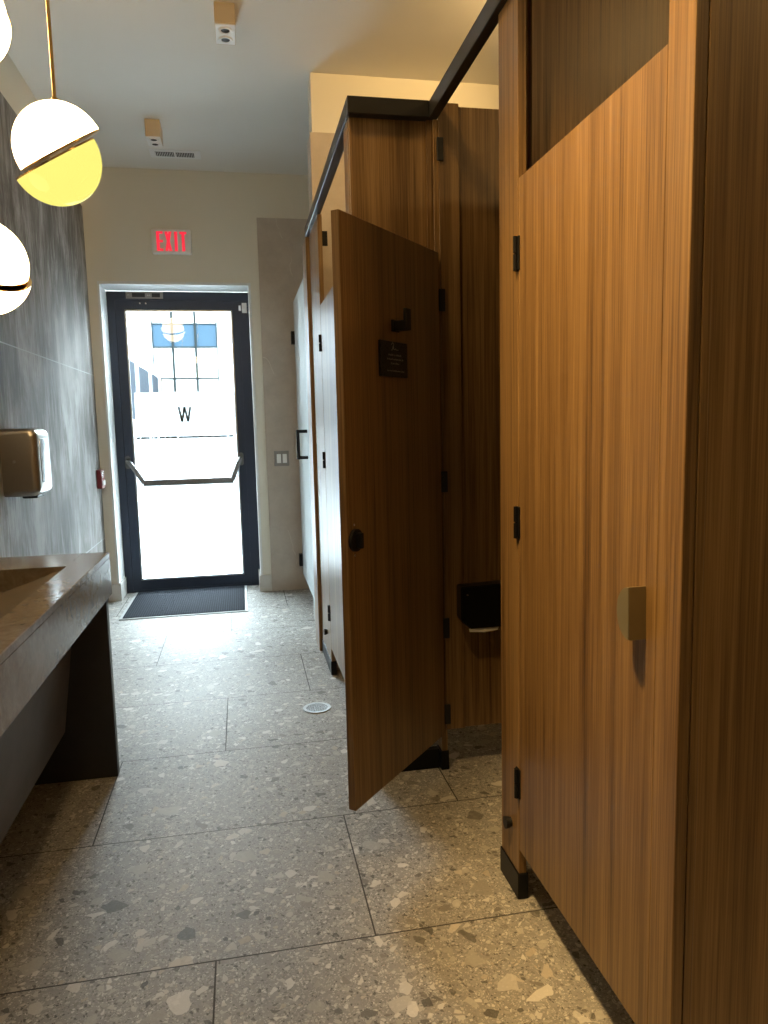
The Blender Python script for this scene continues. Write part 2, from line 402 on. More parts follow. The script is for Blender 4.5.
# wing wall closing the accessible stall: stone below, paint above
wi = struct('wall_middle', bx(.457, 4.192, 0, XR, 4.34, CZ), PAINT)
b = B(); box(b, .445, 4.18, 0, XR, 4.192, 2.89); box(b, .445, 4.192, 0, .457, 4.352, 2.89)
part('stone_cladding', b, STONE, wi)

# ================================================================== EXIT DOOR (door_1)
dr = thing('door_1', 'x', 'x', (-.4375, 6.12, 0)); del dr['label']; del dr['category']; dr['kind'] = 'structure'
fy0, fy1 = 6.08, 6.155
b = B(); box(b, -.9665, fy0, 0, -.908, fy1, 2.372); box(b, .035, fy0, 0, .1195, fy1, 2.372); box(b, -.908, fy0, 2.305, .035, fy1, 2.372); box(b, -.908, fy0, 0, .035, fy1, .018)
part('door_frame', b, FRAME, dr)
gx0, gx1, gz0, gz1 = -.842, -.022, .093, 2.236
b = B(); s0, s1 = fy0 + .006, fy1 - .01
box(b, -.9078, s0, .0182, gx0, s1, 2.3048); box(b, gx1, s0, .0182, .0348, s1, 2.3048); box(b, gx0, s0, gz1, gx1, s1, 2.3048); box(b, gx0, s0, .0182, gx1, s1, gz0)
sash = part('door_sash', b, FRAME, dr)
b = B(); t = .012; gy = s0 + .018
box(b, gx0, gy - .01, gz0, gx0 + t, gy, gz1); box(b, gx1 - t, gy - .01, gz0, gx1, gy, gz1); box(b, gx0, gy - .01, gz1 - t, gx1, gy, gz1); box(b, gx0, gy - .01, gz0, gx1, gy, gz0 + t)
part('glazing_bead', b, ALU, sash)
pane = part('glass_pane', bx(gx0, gy, gz0, gx1, gy + .008, gz1), GLASS, dr)
part('frosted_band', bx(gx0 + .03, gy + .0085, 1.255, gx1 - .012, gy + .0095, 1.598), FILM, pane)
b = B()
xx = gx0 + .032
random.seed(3)
while xx < gx1 - .03:
    L = random.uniform(.012, .075); box(b, xx, gy - .002, 1.232, min(xx + L, gx1 - .014), gy - .0006, 1.248 + random.uniform(0, .002)); xx += L + random.choice((.003, .004, .012))
part('ruled_line', b, INK, pane)
# letter W on the glass
b = B()
def stroke(bm, p, q, w, y0, y1):
    p, q = Vector((p[0], p[1])), Vector((q[0], q[1])); hw = w / 2
    prism(bm, [(p.x - hw, p.y), (p.x + hw, p.y), (q.x + hw, q.y), (q.x - hw, q.y)], 'y', y0, y1)
wx, wz0, wz1, ww = -.431, 1.362, 1.482, .090
for p, q in (((-.5, 1), (-.26, 0)), ((-.26, 0), (0, 1)), ((0, 1), (.26, 0)), ((.26, 0), (.5, 1))):
    stroke(b, (wx + p[0] * ww, wz0 + p[1] * (wz1 - wz0)), (wx + q[0] * ww, wz0 + q[1] * (wz1 - wz0)), .0165, gy - .003, gy - .0008)
part('letter_w', b, INK, pane)
# curved push bar
pb = part('push_bar', bx(-.768, 5.985, .864, -.070, 6.010, .912, bev=.005, seg=2), BARSTEEL, dr, smooth=True)
for sx, mx_, ex in ((-1, -.885, -.760), (1, -.004, -.080)):
    b = B()
    cyl(b, (mx_, s0 - .014, 1.085), (mx_, s0, 1.085), .020); cyl(b, (mx_, s0 - .014, 1.020), (mx_, s0, 1.020), .020); box(b, mx_ - .020, s0 - .014, 1.02, mx_ + .020, s0, 1.085)
    pts = []
    for i in range(13):
        k = i / 12; e = k * k * (3 - 2 * k)
        pts.append((mx_ + (ex - mx_) * (k * .55 + e * .45), s0 - .012 - .085 * math.sin(min(1, k * 1.25) * math.pi / 2), 1.058 - (1.058 - .890) * (e * .7 + k * k * .3)))
    tube(b, pts, .0185, 12)
    part('bar_bracket', b, BARSTEEL, pb, smooth=True, label='silver curved arm of the push bar')
# overhead stop plate, two screws, magnetic contact
b = B(); box(b, -.822, fy0 - .006, 2.318, -.545, fy0, 2.368)
pl = part('closer_plate', b, GREYPL, dr)
b = B(); box(b, -.775, fy0 - .0075, 2.328, -.68, fy0 - .006, 2.358); box(b, -.628, fy0 - .0075, 2.328, -.567, fy0 - .006, 2.358)
part('plate_slot', b, DARK, pl)
b = B()
for x in (-.805, -.80, -.66, -.645): cyl(b, (x, fy0 - .008, 2.343), (x, fy0 - .006, 2.343), .005, 10)
part('plate_screw', b, STEEL, pl)
b = B()
for x in (-.722, -.678): cyl(b, (x, s0 - .004, 2.282), (x, s0, 2.282), .006, 10)
part('sash_screw', b, STEEL, sash)
b = B(); box(b, .055, fy0 - .022, 2.212, .093, fy0, 2.288, .002); box(b, .030, fy0 - .012, 2.228, .048, fy0, 2.270, .002)
part('contact_sensor', b, WHITEPL, dr)

# ================================================================== THINGS ON THE FAR WALL
ex = thing('exit_sign', 'white exit sign with red letters on the wall above the glass door', 'sign', (-.445, YF, 2.612))
ez0, ez1, ex0, ex1 = 2.590, 2.772, -.578, -.292
b = B(); box(b, ex0, YF - .038, ez0, ex1, YF, ez1, .014, 3)
part('housing', b, WHITEPL, ex, smooth=True)
b = B(); lw = .021; z0, z1 = ez0 + .022, ez1 - .022; y0, y1 = YF - .0405, YF - .0375; h = z1 - z0
lx = [ex0 + .036 + i * .059 for i in range(4)]; W = .046
box(b, lx[0], y0, z0, lx[0] + lw, y1, z1)
for zz in (z0, z0 + h / 2 - .008, z1 - .016): box(b, lx[0] + lw, y0, zz, lx[0] + W, y1, zz + .016)
stroke(b, (lx[1] + lw / 2, z0), (lx[1] + W - lw / 2 + .004, z1), lw, y0, y1); stroke(b, (lx[1] + W - lw / 2 + .004, z0), (lx[1] + lw / 2, z1), lw, y0 + .0002, y1)
box(b, lx[2] + .010, y0, z0, lx[2] + .010 + lw, y1, z1)
box(b, lx[3] - .012, y0, z1 - .016, lx[3] + W - .008, y1, z1); box(b, lx[3] + .003, y0, z0, lx[3] + .003 + lw, y1, z1 - .016)
part('letters_exit', b, RED, ex, label='red letters reading EXIT')

sw = thing('light_switch', 'grey plate with two white rocker switches on the stone wall', 'switch', (.31, YF - .012, 1.05))
part('plate', bx(.250, YF - .019, .998, .366, YF - .012, 1.117, bev=.003, seg=2), GREYPL, sw)
for x in (.2705, .3155): part('rocker', bx(x, YF - .024, 1.022, x + .033, YF - .019, 1.092, bev=.002), WHITEPL, sw)

al = thing('fire_alarm_station', 'small red fire alarm pull station at the end of the streaked tile wall', 'fire alarm', (XL, 5.66, .95))
hz = part('housing', bx(XL, 5.655, .882, XL + .036, 5.765, 1.020, bev=.004, seg=2), REDPL, al)
part('pull_handle', bx(XL + .036, 5.672, .905, XL + .043, 5.75, .940, bev=.002), WHITEPL, al)
b = B()
for k, z in enumerate((.962, .975, .988, 1.001)):
    for j in range(3): box(b, XL + .0361, 5.672 + j * .026, z, XL + .0370, 5.672 + j * .026 + .018, z + .007)
part('lettering', b, WHITEPL, al)

# ================================================================== CEILING FIXTURES
def twin_light(name, x0, y0, w, d, h, label):
    t = thing(name, label, 'ceiling light', (x0 + w / 2, y0 + d / 2, CZ), group='box lights on the ceiling')
    b = B(); zb = CZ - h
    part('housing', bx(x0, y0, zb + .004, x0 + w, y0 + d, CZ, bev=.003), CREAM, t)
    part('face_plate', bx(x0 + .002, y0 + .006, zb, x0 + w - .002, y0 + d - .014, zb + .004), WHITEPL, t)
    for k in (.28, .70):
        cy_ = y0 + d * k
        b = B(); 
        ring = 24; R1, R2 = w * .36, w * .24
        vs = []
        for rr_, zz in ((R1, zb), (R1 * .95, zb - .005), (R2, zb - .004), (R2 * .8, zb + .001)):
            vs.append([b.verts.new((x0 + w / 2 + rr_ * math.cos(a * 2 * math.pi / ring), cy_ + rr_ * math.sin(a * 2 * math.pi / ring), zz)) for a in range(ring)])
        for A, Bv in zip(vs, vs[1:]):
            for i in range(ring): b.faces.new((A[i], A[(i + 1) % ring], Bv[(i + 1) % ring], Bv[i]))
        lt = part('lamp_ring', b, WHITEPL, t, smooth=True)
        b = B(); cyl(b, (x0 + w / 2, cy_, zb - .0012), (x0 + w / 2, cy_, zb), R2 * .95, 20)
        part('lamp_lens', b, DARK, lt)
    return t
twin_light('ceiling_light', -.031, 3.588, .092, .195, .093, 'cream box light with two round lamps on the ceiling, nearer the viewer')
twin_light('ceiling_light', -.492, 4.922, .090, .175, .104, 'cream box light with two round lamps on the ceiling, beside the air vent')
vt = thing('air_vent', 'white slotted air vent set flat in the ceiling near the exit door', 'vent', (-.352, 5.50, CZ))
b = B(); vx0, vx1, vy0, vy1 = -.525, -.185, 5.425, 5.575
part('vent_frame', bx(vx0, vy0, CZ - .004, vx1, vy1, CZ), WHITEPL, vt)
for a, c in ((vx0 + .035, vx0 + .160), (vx0 + .172, vx1 - .045)):
    part('vent_backing', bx(a, vy0 + .035, CZ - .0052, c, vy1 - .035, CZ - .004), DARK, vt)
    b = B(); n = 11
    for i in range(n):
        x = a + (c - a) * (i + .2) / n; box(b, x, vy0 + .035, CZ - .010, x + .0030, vy1 - .035, CZ - .0052)
    part('vent_louver', b, WHITEPL, vt, kind='stuff')

# ================================================================== PENDANT GLOBES
def pendant(loc, rad, normal, slide_dir, gap, slide, rod_dx, mats, label):
    c = Vector(loc); n = Vector(normal).normalized(); s = Vector(slide_dir); s = (s - n * s.dot(n)).normalized()
    t = thing('pendant_lamp', label, 'pendant lamp', (c.x, c.y, c.z), group='split globe pendants over the counter')
    q = Vector((0, 0, 1)).rotation_difference(n).to_matrix().to_4x4()
    def hemi(sign, center):
        b = B(); N, K = 56, 20; rings = []
        for k in range(K):
            a = k / K * math.pi / 2
            rings.append([b.verts.new(q @ Vector((rad * math.cos(a) * math.cos(i * 2 * math.pi / N), rad * math.cos(a) * math.sin(i * 2 * math.pi / N), sign * rad * math.sin(a))) + center) for i in range(N)])
        top = b.verts.new(q @ Vector((0, 0, sign * rad)) + center)
        for A, Bv in zip(rings, rings[1:]):
            for i in range(N): b.faces.new((A[i], A[(i + 1) % N], Bv[(i + 1) % N], Bv[i]))
        for i in range(N): b.faces.new((rings[-1][i], rings[-1][(i + 1) % N], top))
        b.faces.new(rings[0])
        return b
    cu = c + n * gap / 2 + s * slide / 2; cl = c - n * gap / 2 - s * slide / 2
    part('upper_shade', hemi(1, cu), mats[0], t, smooth=True); part('lower_shade', hemi(-1, cl), mats[1], t, smooth=True)
    for cc, off in ((cu, -1), (cl, 1)):
        b = B(); a0 = cc; a1 = cc + n * off * gap * .28
        cyl(b, a0, a1, rad * 1.006, 56)
        bmesh.ops.bevel(b, geom=[e for e in b.edges if len(e.link_faces) == 2 and any(len(f_.verts) > 4 for f_ in e.link_faces)], offset=gap * .1, segments=2, affect='EDGES')
        part('brass_disc', b, BRASS, t, smooth=True)
    # rod up to the ceiling with a small collar and a canopy
    top = cu + Vector((rod_dx, 0, math.sqrt(rad ** 2 - rod_dx ** 2) - .003))
    b = B(); cyl(b, top, (top.x, top.y, CZ - .028), .0052, 16); part('rod', b, BRASS, t, smooth=True)
    b = B(); cyl(b, top - Vector((0, 0, .002)), top + Vector((0, 0, .016)), .011, 20, .009); part('collar', b, BRASS, t, smooth=True)
    b = B(); cyl(b, (top.x, top.y, CZ - .028), (top.x, top.y, CZ), .055, 32); part('ceiling_rose', b, BRASS, t, smooth=True)
    return t
GR = .1285
pendant((-.480, 2.35, 2.096), GR * .975, (-.46, -.34, .82), (-.885, 0, -.46), .017, -.026, -.005, (GLOW, GLOW_DIM), 'brass and white split globe pendant whose lower half glows yellow')
pendant((-.683, 2.27, 1.7616), GR * .946, (.36, -.45, .82), (1, 0, 0), .016, -.010, .0, (GLOW, GLOW), 'lowest split globe pendant, cut off by the left edge below the yellow one')
pendant((-.768, 2.53, 2.540), GR * 1.063, (-.02, .47, .88), (.5, 0, -.8), .016, -.010, .0, (GLOW, GLOW), 'highest split globe pendant, at the top left corner with a steep brass band')

# ================================================================== VANITY
va = thing('vanity_counter', 'long dark stone washbasin counter with a sloping trough sink on the left', 'sink counter', (-.78, 1.5, 0))
cx0, cx1, cy0, cy1, cz = XL + .001, -.505, .15, 2.865, .85
bxa, bxb, bya, byb = -.965, -.600, .45, 2.60     # basin opening
b = B(); th = .022
box(b, bxb, cy0, cz - th, cx1, cy1, cz, .0022); box(b, cx0, cy0, cz - th, bxa, cy1, cz)
box(b, bxa, byb, cz - th, bxb, cy1, cz); box(b, bxa, cy0, cz - th, bxb, bya, cz)
ct = part('countertop', b, COUNTER, va)
b = B(); box(b, cx1 - .022, cy0, .690, cx1, cy1, cz - th); box(b, cx0, cy1 - .022, .690, cx1 - .022, cy1, cz - th); box(b, cx0, cy0, .690, cx1 - .022, cy0 + .022, cz - th)
part('apron', b, COUNTER, va)
# ramp basin sloping down towards the wall
b = B(); t0 = .012
prism(b, [(bxb, cz - .004), (bxb, cz - .018), (bxa, .700), (bxa, .716)], 'y', bya, byb)
box(b, bxa, byb, .70, bxb, byb + .012, cz - .004); box(b, bxa, bya - .012, .70, bxb, bya, cz - .004); box(b, bxa - .012, bya, .70, bxa, byb, cz - .004)
bs = part('sink_basin', b, COUNTER, va)
for yy in (.95, 1.55, 2.2):
    pass
# slanted pipe-cover panel under the counter
b = B(); prism(b, [(-.640, .690), (-.622, .690), (-.690, .195), (-.708, .195)], 'y', cy0 + .03, 2.785)
part('pipe_cover', b, stone_mat('brown_grey_slab', (.085, .072, .062), (.13, .112, .098), vamt=0, rough=.45), va)
# end leg panel
b = B(); box(b, cx0, 2.785, 0, -.514, 2.825, .690, .0015); part('leg', b, LEG, va)
b = B(); box(b, cx0, .20, 0, -.514, .24, .690, .0015); part('leg', b, LEG, va)

# ================================================================== HAND DRYER
hd = thing('hand_dryer', 'satin stainless hand dryer with rounded corners on the streaked tile wall', 'hand dryer', (XL, 3.66, 1.16))
b = B()
def rounded(x0, z0, x1, z1, r_, n=6):
    out = []
    for cx_, cz_, a0 in ((x1 - r_, z1 - r_, 0), (x0 + r_, z1 - r_, 90), (x0 + r_, z0 + r_, 180), (x1 - r_, z0 + r_, 270)):
        for i in range(n + 1):
            a = math.radians(a0 + 90 * i / n); out.append((cx_ + r_ * math.cos(a), cz_ + r_ * math.sin(a)))
    return out
# rounded cover: outline in x-z with rounded front corners, softened towards both ends
x0_, x1_, z0_, z1_ = XL, XL + .155, 1.016, 1.322
outline = [(x0_, z0_)] + [(x1_ - .04 + .04 * math.sin(math.radians(a)), z0_ + .04 - .04 * math.cos(math.radians(a))) for a in range(0, 91, 15)] + \
          [(x1_ - .04 + .04 * math.cos(math.radians(a)), z1_ - .04 + .04 * math.sin(math.radians(a))) for a in range(0, 91, 15)] + [(x0_, z1_)]
prism(b, outline, 'y', 3.515, 3.755)
es = [e for e in b.edges if any(len(f_.verts) > 6 for f_ in e.link_faces) and not all(abs(v.co.x - x0_) < 1e-5 for v in e.verts)]
bmesh.ops.bevel(b, geom=es, offset=.03, segments=6, affect='EDGES', profile=.5)
cv = part('cover', b, BRONZE_STEEL, hd, smooth=True)
b = B(); box(b, x1_ - .004, 3.56, 1.075, x1_ + .003, 3.715, 1.275, .003, 2); part('front_panel', b, STEEL, hd, smooth=True)
b = B(); box(b, x1_ - .095, 3.58, z0_ - .012, x1_ - .03, 3.70, z0_ + .003, .003); part('air_nozzle', b, BLACK, hd)
b = B(); cyl(b, (XL + .055, 3.5135, 1.175), (XL + .055, 3.516, 1.175), .007, 14); part('lock', b, STEEL, hd)

# ================================================================== FLOOR ITEMS
dm = thing('door_mat', 'dark ribbed door mat with a grey edge lying at the glass door', 'door mat', (-.45, 5.63, 0))
mx0, mx1, my0, my1 = -.885, -.003, 5.195, 6.060
b = B(); box(b, mx0, my0, 0, mx1, my1, .007, .002); part('mat_border', b, MATRIM, dm)
b = B(); box(b, mx0 + .022, my0 + .022, .007, mx1 - .022, my1 - .022, .013, .002); part('mat_pile', b, CARPET, dm)
dn = thing('floor_drain', 'round silver floor drain with a perforated strainer in the floor', 'drain', (.291, 3.272, 0))
def disc_ring(bm, cx_, cy_, r0, r1, z0, z1, n=40):
    v = [[bm.verts.new((cx_ + rr_ * math.cos(i * 2 * math.pi / n), cy_ + rr_ * math.sin(i * 2 * math.pi / n), zz)) for i in range(n)] for rr_, zz in ((r1, z0), (r1 - .002, z1), (r0, z1), (r0, z0))]
    for A, Bv in zip(v, v[1:]):
        for i in range(n): bm.faces.new((A[i], A[(i + 1) % n], Bv[(i + 1) % n], Bv[i]))
b = B(); disc_ring(b, .291, 3.272, .050, .066, .0, .004); part('drain_ring', b, ALU, dn, smooth=True)
b = B(); cyl(b, (.291, 3.272, 0.0), (.291, 3.272, .0012), .050, 32); part('drain_cup', b, DARK, dn)
b = B()
for i in range(-4, 5):
    hw = math.sqrt(.050 ** 2 - (i * .0105) ** 2)
    box(b, .291 - hw, 3.272 + i * .0105 - .0021, .0012, .291 + hw, 3.272 + i * .0105 + .0021, .0036)
for i in range(-4, 5):
    hw = math.sqrt(.050 ** 2 - (i * .0105) ** 2)
    box(b, .291 + i * .0105 - .0021, 3.272 - hw, .0012, .291 + i * .0105 + .0021, 3.272 + hw, .0034)
part('strainer', b, STEEL, dn)

# ================================================================== TOILET PARTITIONS
T = .022
PZ = 2.33
def hinge_bm(x, y, z, h=.082, sgn=-1):
    b = B(); yy = y
    box(b, x - .008, yy - .014, z - h / 2, x, yy + .014, z + h / 2, .0015)
    cyl(b, (x - .010, yy, z - h / 2), (x - .010, yy, z - .002), .0065, 12); cyl(b, (x - .010, yy, z + .002), (x - .010, yy, z + h / 2), .0065, 12)
    return b
def bumper(x, y, z, parent):
    b = B(); cyl(b, (x, y, z), (x - .006, y, z), .013, 20); cyl(b, (x - .006, y, z), (x - .018, y, z), .015, 20, .017)
    bmesh.ops.bevel(b, geom=[e for e in b.edges], offset=.0008, segments=1, affect='EDGES') if False else None
    part('door_stop', b, BRACKET, parent, smooth=True)
def pilaster(label, x, y0, y1, z1=PZ, shoe=.075, mat=None, shoe_name='shoe'):
    t = thing('partition_pilaster', label, 'partition post', (x + T / 2, (y0 + y1) / 2, 0), group='wooden posts of the stall fronts')
    part('panel', bx(x, y0, .004, x + T, y1, z1, bev=.0012), mat or WOOD, t)
    if shoe:
        b = B(); box(b, x - .004, y0 - .004, 0, x + T + .004, y1 + .004, shoe, .002); part(shoe_name, b, BLACK, t)
    return t
X1 = .692
p1 = pilaster('wooden partition post between the near closed door and the open doorway', X1, 1.766, 1.900, PZ, .075)
bumper(X1, 1.826, .192, p1)
b = bx(X1 + T, 1.825, 0.16, X1 + T + .03, 1.845, PZ)
part('wall_channel', b, WOOD, p1)
p0 = pilaster('wooden end post nearest the viewer, right of the near closed door', X1, 1.052, 1.1243, PZ, .075)
p2 = pilaster('narrow wooden corner post where the open door is hung', X1, 2.545, 2.600, PZ, .075)
# near closed door
d1 = thing('partition_door', 'closed wooden stall door nearest the viewer with a half-round handle', 'stall door', (X1, 1.755, 0), group='wooden stall doors')
part('panel', bx(X1, 1.125, .146, X1 + T, 1.7625, 1.889, bev=.001), WOOD, d1)
for z in (1.712, 1.043, .335): part('hinge', hinge_bm(X1 + .004, 1.768, z), BLACK, d1, smooth=True)
# half-round pull: flat side towards the latch edge
b = B(); zc, hh, dep = .958, .048, .034
pts = [(0, -1), (0, 1)]
yl = 1.155
out = [(X1 - dep, zc + hh), ]
# D-shaped plate seen from the side: spine on the latch side, curve bulging away from it
n = 24
curve = []
for i in range(n + 1):
    a = math.radians(90 + 180 * i / n); curve.append((yl - .0 - math.cos(a) * -0 + 0, 0))
prof = [(yl + .043 * math.cos(math.radians(a)) ** 1, zc + hh * math.sin(math.radians(a))) for a in range(-90, 91, 8)]
v0 = [b.verts.new((X1, p[0], p[1])) for p in prof]; v1 = [b.verts.new((X1 - dep, p[0], p[1])) for p in prof]
m_ = len(prof)
for i in range(m_ - 1): b.faces.new((v0[i], v0[i + 1], v1[i + 1], v1[i]))
b.faces.new((v0[-1], v0[0], v1[0], v1[-1])); b.faces.new(v1); b.faces.new(v0[::-1])
bmesh.ops.bevel(b, geom=[e for e in b.edges if all(abs(v.co.x - (X1 - dep)) < 1e-6 for v in e.verts)], offset=.0012, segments=2, affect='EDGES')
part('handle', b, PEWTER, d1, smooth=True, label='olive bronze half-round pull handle')

# open door: hinged at the corner post, swung out into the corridor
hx, hy = .699, 2.530
fx, fy = .2900, 2.063
ang = math.atan2(fy - hy, fx - hx)         # direction hinge -> free edge
d2 = thing('partition_door', 'dark wooden stall door standing open towards the viewer, with plaque and coat hook', 'stall door', (hx, hy, 0), ang, group='wooden stall doors')
DL = math.hypot(fx - hx, fy - hy)
# local frame: +x along the door; the face turned to the viewer is local +y
b = bx(0, -T - .004, .146, DL, 0, 1.889, bev=.001)
part('panel', b, WOOD, d2, local=True)
for z in (1.712, 1.043, .335):
    b = B(); box(b, -.006, -T - .014, z - .041, .022, -T - .0045, z + .041, .0015); part('hinge', b, BLACK, d2, local=True)
sx = lambda d: DL - d          # distance from the free edge
# coat hook
b = B(); box(b, sx(.322), 0, 1.588, sx(.279), .006, 1.624, .001); hk = part('coat_hook', b, BRACKET, d2, local=True)
b = B(); box(b, sx(.315), .006, 1.590, sx(.282), .050, 1.620, .002); box(b, sx(.315), .041, 1.590, sx(.282), .052, 1.656, .002)
part('hook_arm', b, BRACKET, hk, local=True)
# plaque with faint printed lines
px0, px1, pz0, pz1 = sx(.364), sx(.196), 1.448, 1.556
b = B(); box(b, px0, 0, pz0, px1, .010, pz1, .001); pq = part('plaque', b, simple('plaque_black', (.010, .011, .014), .28), d2, local=True)
b = B(); random.seed(11)
pw = px1 - px0
def words(zc_, a, c, hgt):
    x = px1 - a * pw
    while x > px1 - c * pw:
        w_ = random.uniform(.0022, .0042); zt_ = hgt * random.uniform(.65, 1)
        box(b, x - w_ * .35, .010, zc_, x, .0103, zc_ + zt_); box(b, x - w_, .010, zc_ + zt_ * .4, x, .0103, zc_ + zt_ * .55)
        x -= w_ + (.0012 if random.random() > .2 else .004)
words(1.512, .27, .76, .006); words(1.499, .22, .82, .006); words(1.486, .36, .66, .006); words(1.464, .22, .84, .0045)
part('printed_lines', b, ETCH, pq, local=True)
b = B()
def ribbon(pts, r_=.0006):
    tube(b, [(px1 - p[0] * pw, .0104, p[1]) for p in pts], r_, 6)
ribbon([(.38, 1.545), (.42, 1.552), (.47, 1.548), (.44, 1.540), (.40, 1.528), (.38, 1.530)]); ribbon([(.45, 1.541), (.47, 1.532), (.50, 1.531), (.53, 1.535), (.57, 1.531), (.64, 1.532)])
part('logo_script', b, ETCH, pq, local=True)
# indicator latch near the free edge
b = B(); cyl(b, (sx(.034), 0, .968), (sx(.034), .010, .968), .033, 28); la = part('latch', b, BRACKET, d2, local=True, smooth=True)
b = B(); box(b, sx(.040), .010, .945, sx(.028), .030, .991, .003, 2); part('latch_turn', b, BRACKET, la, local=True)
b = B()
for z in (.968 + .045, .968 - .045): cyl(b, (sx(.034), 0, z), (sx(.034), .0015, z), .0035, 10)
part('latch_screw', b, STEEL, la, local=True)

# step panel turning the front line towards the viewer (its broad side faces the viewer)
X2 = .415
st = thing('partition_return', 'wooden return panel below the dark rail, behind the open door', 'partition panel', (.55, 2.55, 0))
part('panel', bx(X2 - .010, 2.5665, .146, X1 - .0005, 2.5665 + T, PZ, bev=.001), WOOD, st)
part('edge_strip', bx(X1 - .022, 2.555, .146, X1 - .0005, 2.566, PZ), WOOD, st)
b = B(); box(b, .45, 2.5625, 0, .686, 2.5665 + T + .004, .075, .002); part('shoe', b, BLACK, st)
p3 = pilaster('slim wooden corner post left of the return panel, under the rail corner', X2 - .012, 2.590, 2.685, PZ, .075)
p4 = pilaster('wide wooden post far down the corridor, shining in the daylight', X2, 3.705, 4.128, PZ, .075)
bumper(X2, 3.86, .192, p4)
b = B(); box(b, X2 + T, 3.74, 2.19, X2 + T + .03, 3.75, 2.26); 
part('bracket', b, BRACKET, p4)
# wood stop post against the wing wall
t = thing('partition_pilaster', 'dark thin wooden jamb post fixed to the end of the stone wing wall', 'partition post', (.42, 4.25, 0), group='wooden posts of the stall fronts')
part('panel', bx(.396, 4.140, 0, .4445, 4.352, PZ, bev=.0012), WOOD, t)
# door of the accessible stall (closed)
d3 = thing('partition_door', 'closed wooden stall door behind the open one, pale with reflected daylight', 'stall door', (X2, 3.70, 0), group='wooden stall doors')
part('panel', bx(X2, 2.672, .146, X2 + T, 3.699, 1.895, bev=.001), WOOD, d3)
for z in (1.712, 1.13, .335): part('hinge', hinge_bm(X2 + .004, 3.705, z), BLACK, d3, smooth=True)
b = B(); prof = [(2.715 + .034 * math.cos(math.radians(a)), .954 + .05 * math.sin(math.radians(a))) for a in range(-90, 91, 10)]
prism(b, prof, 'x', X2 - .034, X2); part('handle', b, PEWTER, d3)

# dividers between stalls
def divider(label, x0, x1, yc):
    t = thing('stall_divider', label, 'partition panel', ((x0 + x1) / 2, yc, 0), group='dividers between the stalls')
    part('panel', bx(x0, yc - T / 2, .16, x1, yc + T / 2, 2.375, bev=.001), WOOD, t)
    return t
dv = divider('tall dark wooden divider seen through the open stall doorway', .776, XR - .002, 2.556)
part('filler_strip', bx(.7085, 2.5365, .16, .780, 2.5448, 2.382, bev=.001), WOOD, dv)
for z in (2.230, 1.728, 1.092, .552, .222):
    b = B(); box(b, .700, 2.5290, z - .038, .7230, 2.5362, z + .038, .0015); part('bracket', b, BRACKET, dv)
dv2 = divider('dark wooden divider inside the nearest stall, seen above its closed door', X1 + T + .031, XR - .002, 1.836)
part('wall_channel', bx(X1 + T + .031, 1.808, .16, X1 + T + .06, 1.8249, 2.375), WOOD, dv2)
en = thing('stall_end_panel', 'broad dark wooden end panel at the right edge, turned to the viewer', 'partition panel', (1.2, 1.07, 0))
part('panel', bx(X1 + T + .0006, 1.058, .004, XR - .002, 1.058 + T, 2.375, bev=.001), WOOD, en)
part('wall_channel', bx(X1 + T + .0006, 1.050, .004, X1 + T + .016, 1.0575, 2.375, bev=.001), WOOD, en)

# toilet paper dispenser on the divider
tp = thing('tissue_dispenser', 'black tissue dispenser hanging on the divider in the open stall', 'paper dispenser', (.86, 2.545, .55))
b = B(); prism(b, [(.752, .714), (.752, .593), (.785, .558), (.945, .558), (.965, .57), (.965, .72)], 'y', 2.475, 2.536)
bmesh.ops.bevel(b, geom=list(b.edges), offset=.003, segments=2, affect='EDGES')
part('case', b, simple('dispenser_black', (.004, .0045, .005), .3), tp)
part('back_plate', bx(.795, 2.536, .58, .95, 2.5449, .70), BLACK, tp)
b = B(); cyl(b, (.775, 2.4735, .685), (.775, 2.476, .685), .0035, 12); part('lock', b, STEEL, tp)
b = B(); prism(b, [(.783, .5575), (.896, .5575), (.890, .547), (.84, .541), (.785, .546)], 'y', 2.480, 2.484); part('paper_tail', b, PAPER, tp)

# head rails
b = B(); box(b, .676, -.6, PZ, .707, 2.572, PZ + .055, .002); rl = thing('head_rail', 'long dark metal head rail running above the nearer stall fronts', 'head rail', (.688, 1.0, PZ), group='dark head rails of the stalls')
part('bar', b, RAIL, rl)
rl = thing('head_rail', 'short dark head rail crossing above the return panel', 'head rail', (.54, 2.55, PZ), group='dark head rails of the stalls')
part('bar', bx(.396, 2.532, PZ, .6758, 2.572, PZ + .055, bev=.002), RAIL, rl)
rl = thing('head_rail', 'dark head rail over the far stall door, running back to the stone wing wall', 'head rail', (.41, 3.3, PZ), group='dark head rails of the stalls')
part('bar', bx(.396, 2.5725, PZ, .432, 4.179, PZ + .055, bev=.002), RAIL, rl)

# far frosted stall
X3 = .440
fd = thing('frosted_door', 'pale blue frosted door at the corridor end with a black pull', 'stall door', (X3, 5.72, 0))
part('panel', bx(X3, 4.905, .135, X3 + T, 5.765, 2.25, bev=.001), FROST, fd)
for z in (1.98, .25):
    b = B(); box(b, X3 - .026, 5.735, z - .048, X3 + .004, 5.790, z + .048, .002); box(b, X3 - .018, 5.790, z - .042, X3 + .012, YF - .012, z + .042)
    part('hinge', b, BLACK, fd)
b = B(); tube(b, [(X3, 4.960, 1.270), (X3 - .062, 4.960, 1.270)], .0115); tube(b, [(X3, 4.960, 1.094), (X3 - .062, 4.960, 1.094)], .0115); box(b, X3 - .074, 4.948, 1.082, X3 - .052, 4.972, 1.282, .003)
part('pull_handle', b, BLACK, fd)
fp = thing('frosted_pilaster', 'narrow pale post with a small grey shoe beside the frosted door', 'partition post', (X3, 4.80, 0))
part('panel', bx(X3, 4.70, .004, X3 + T, 4.90, 2.25, bev=.001), FROST, fp)
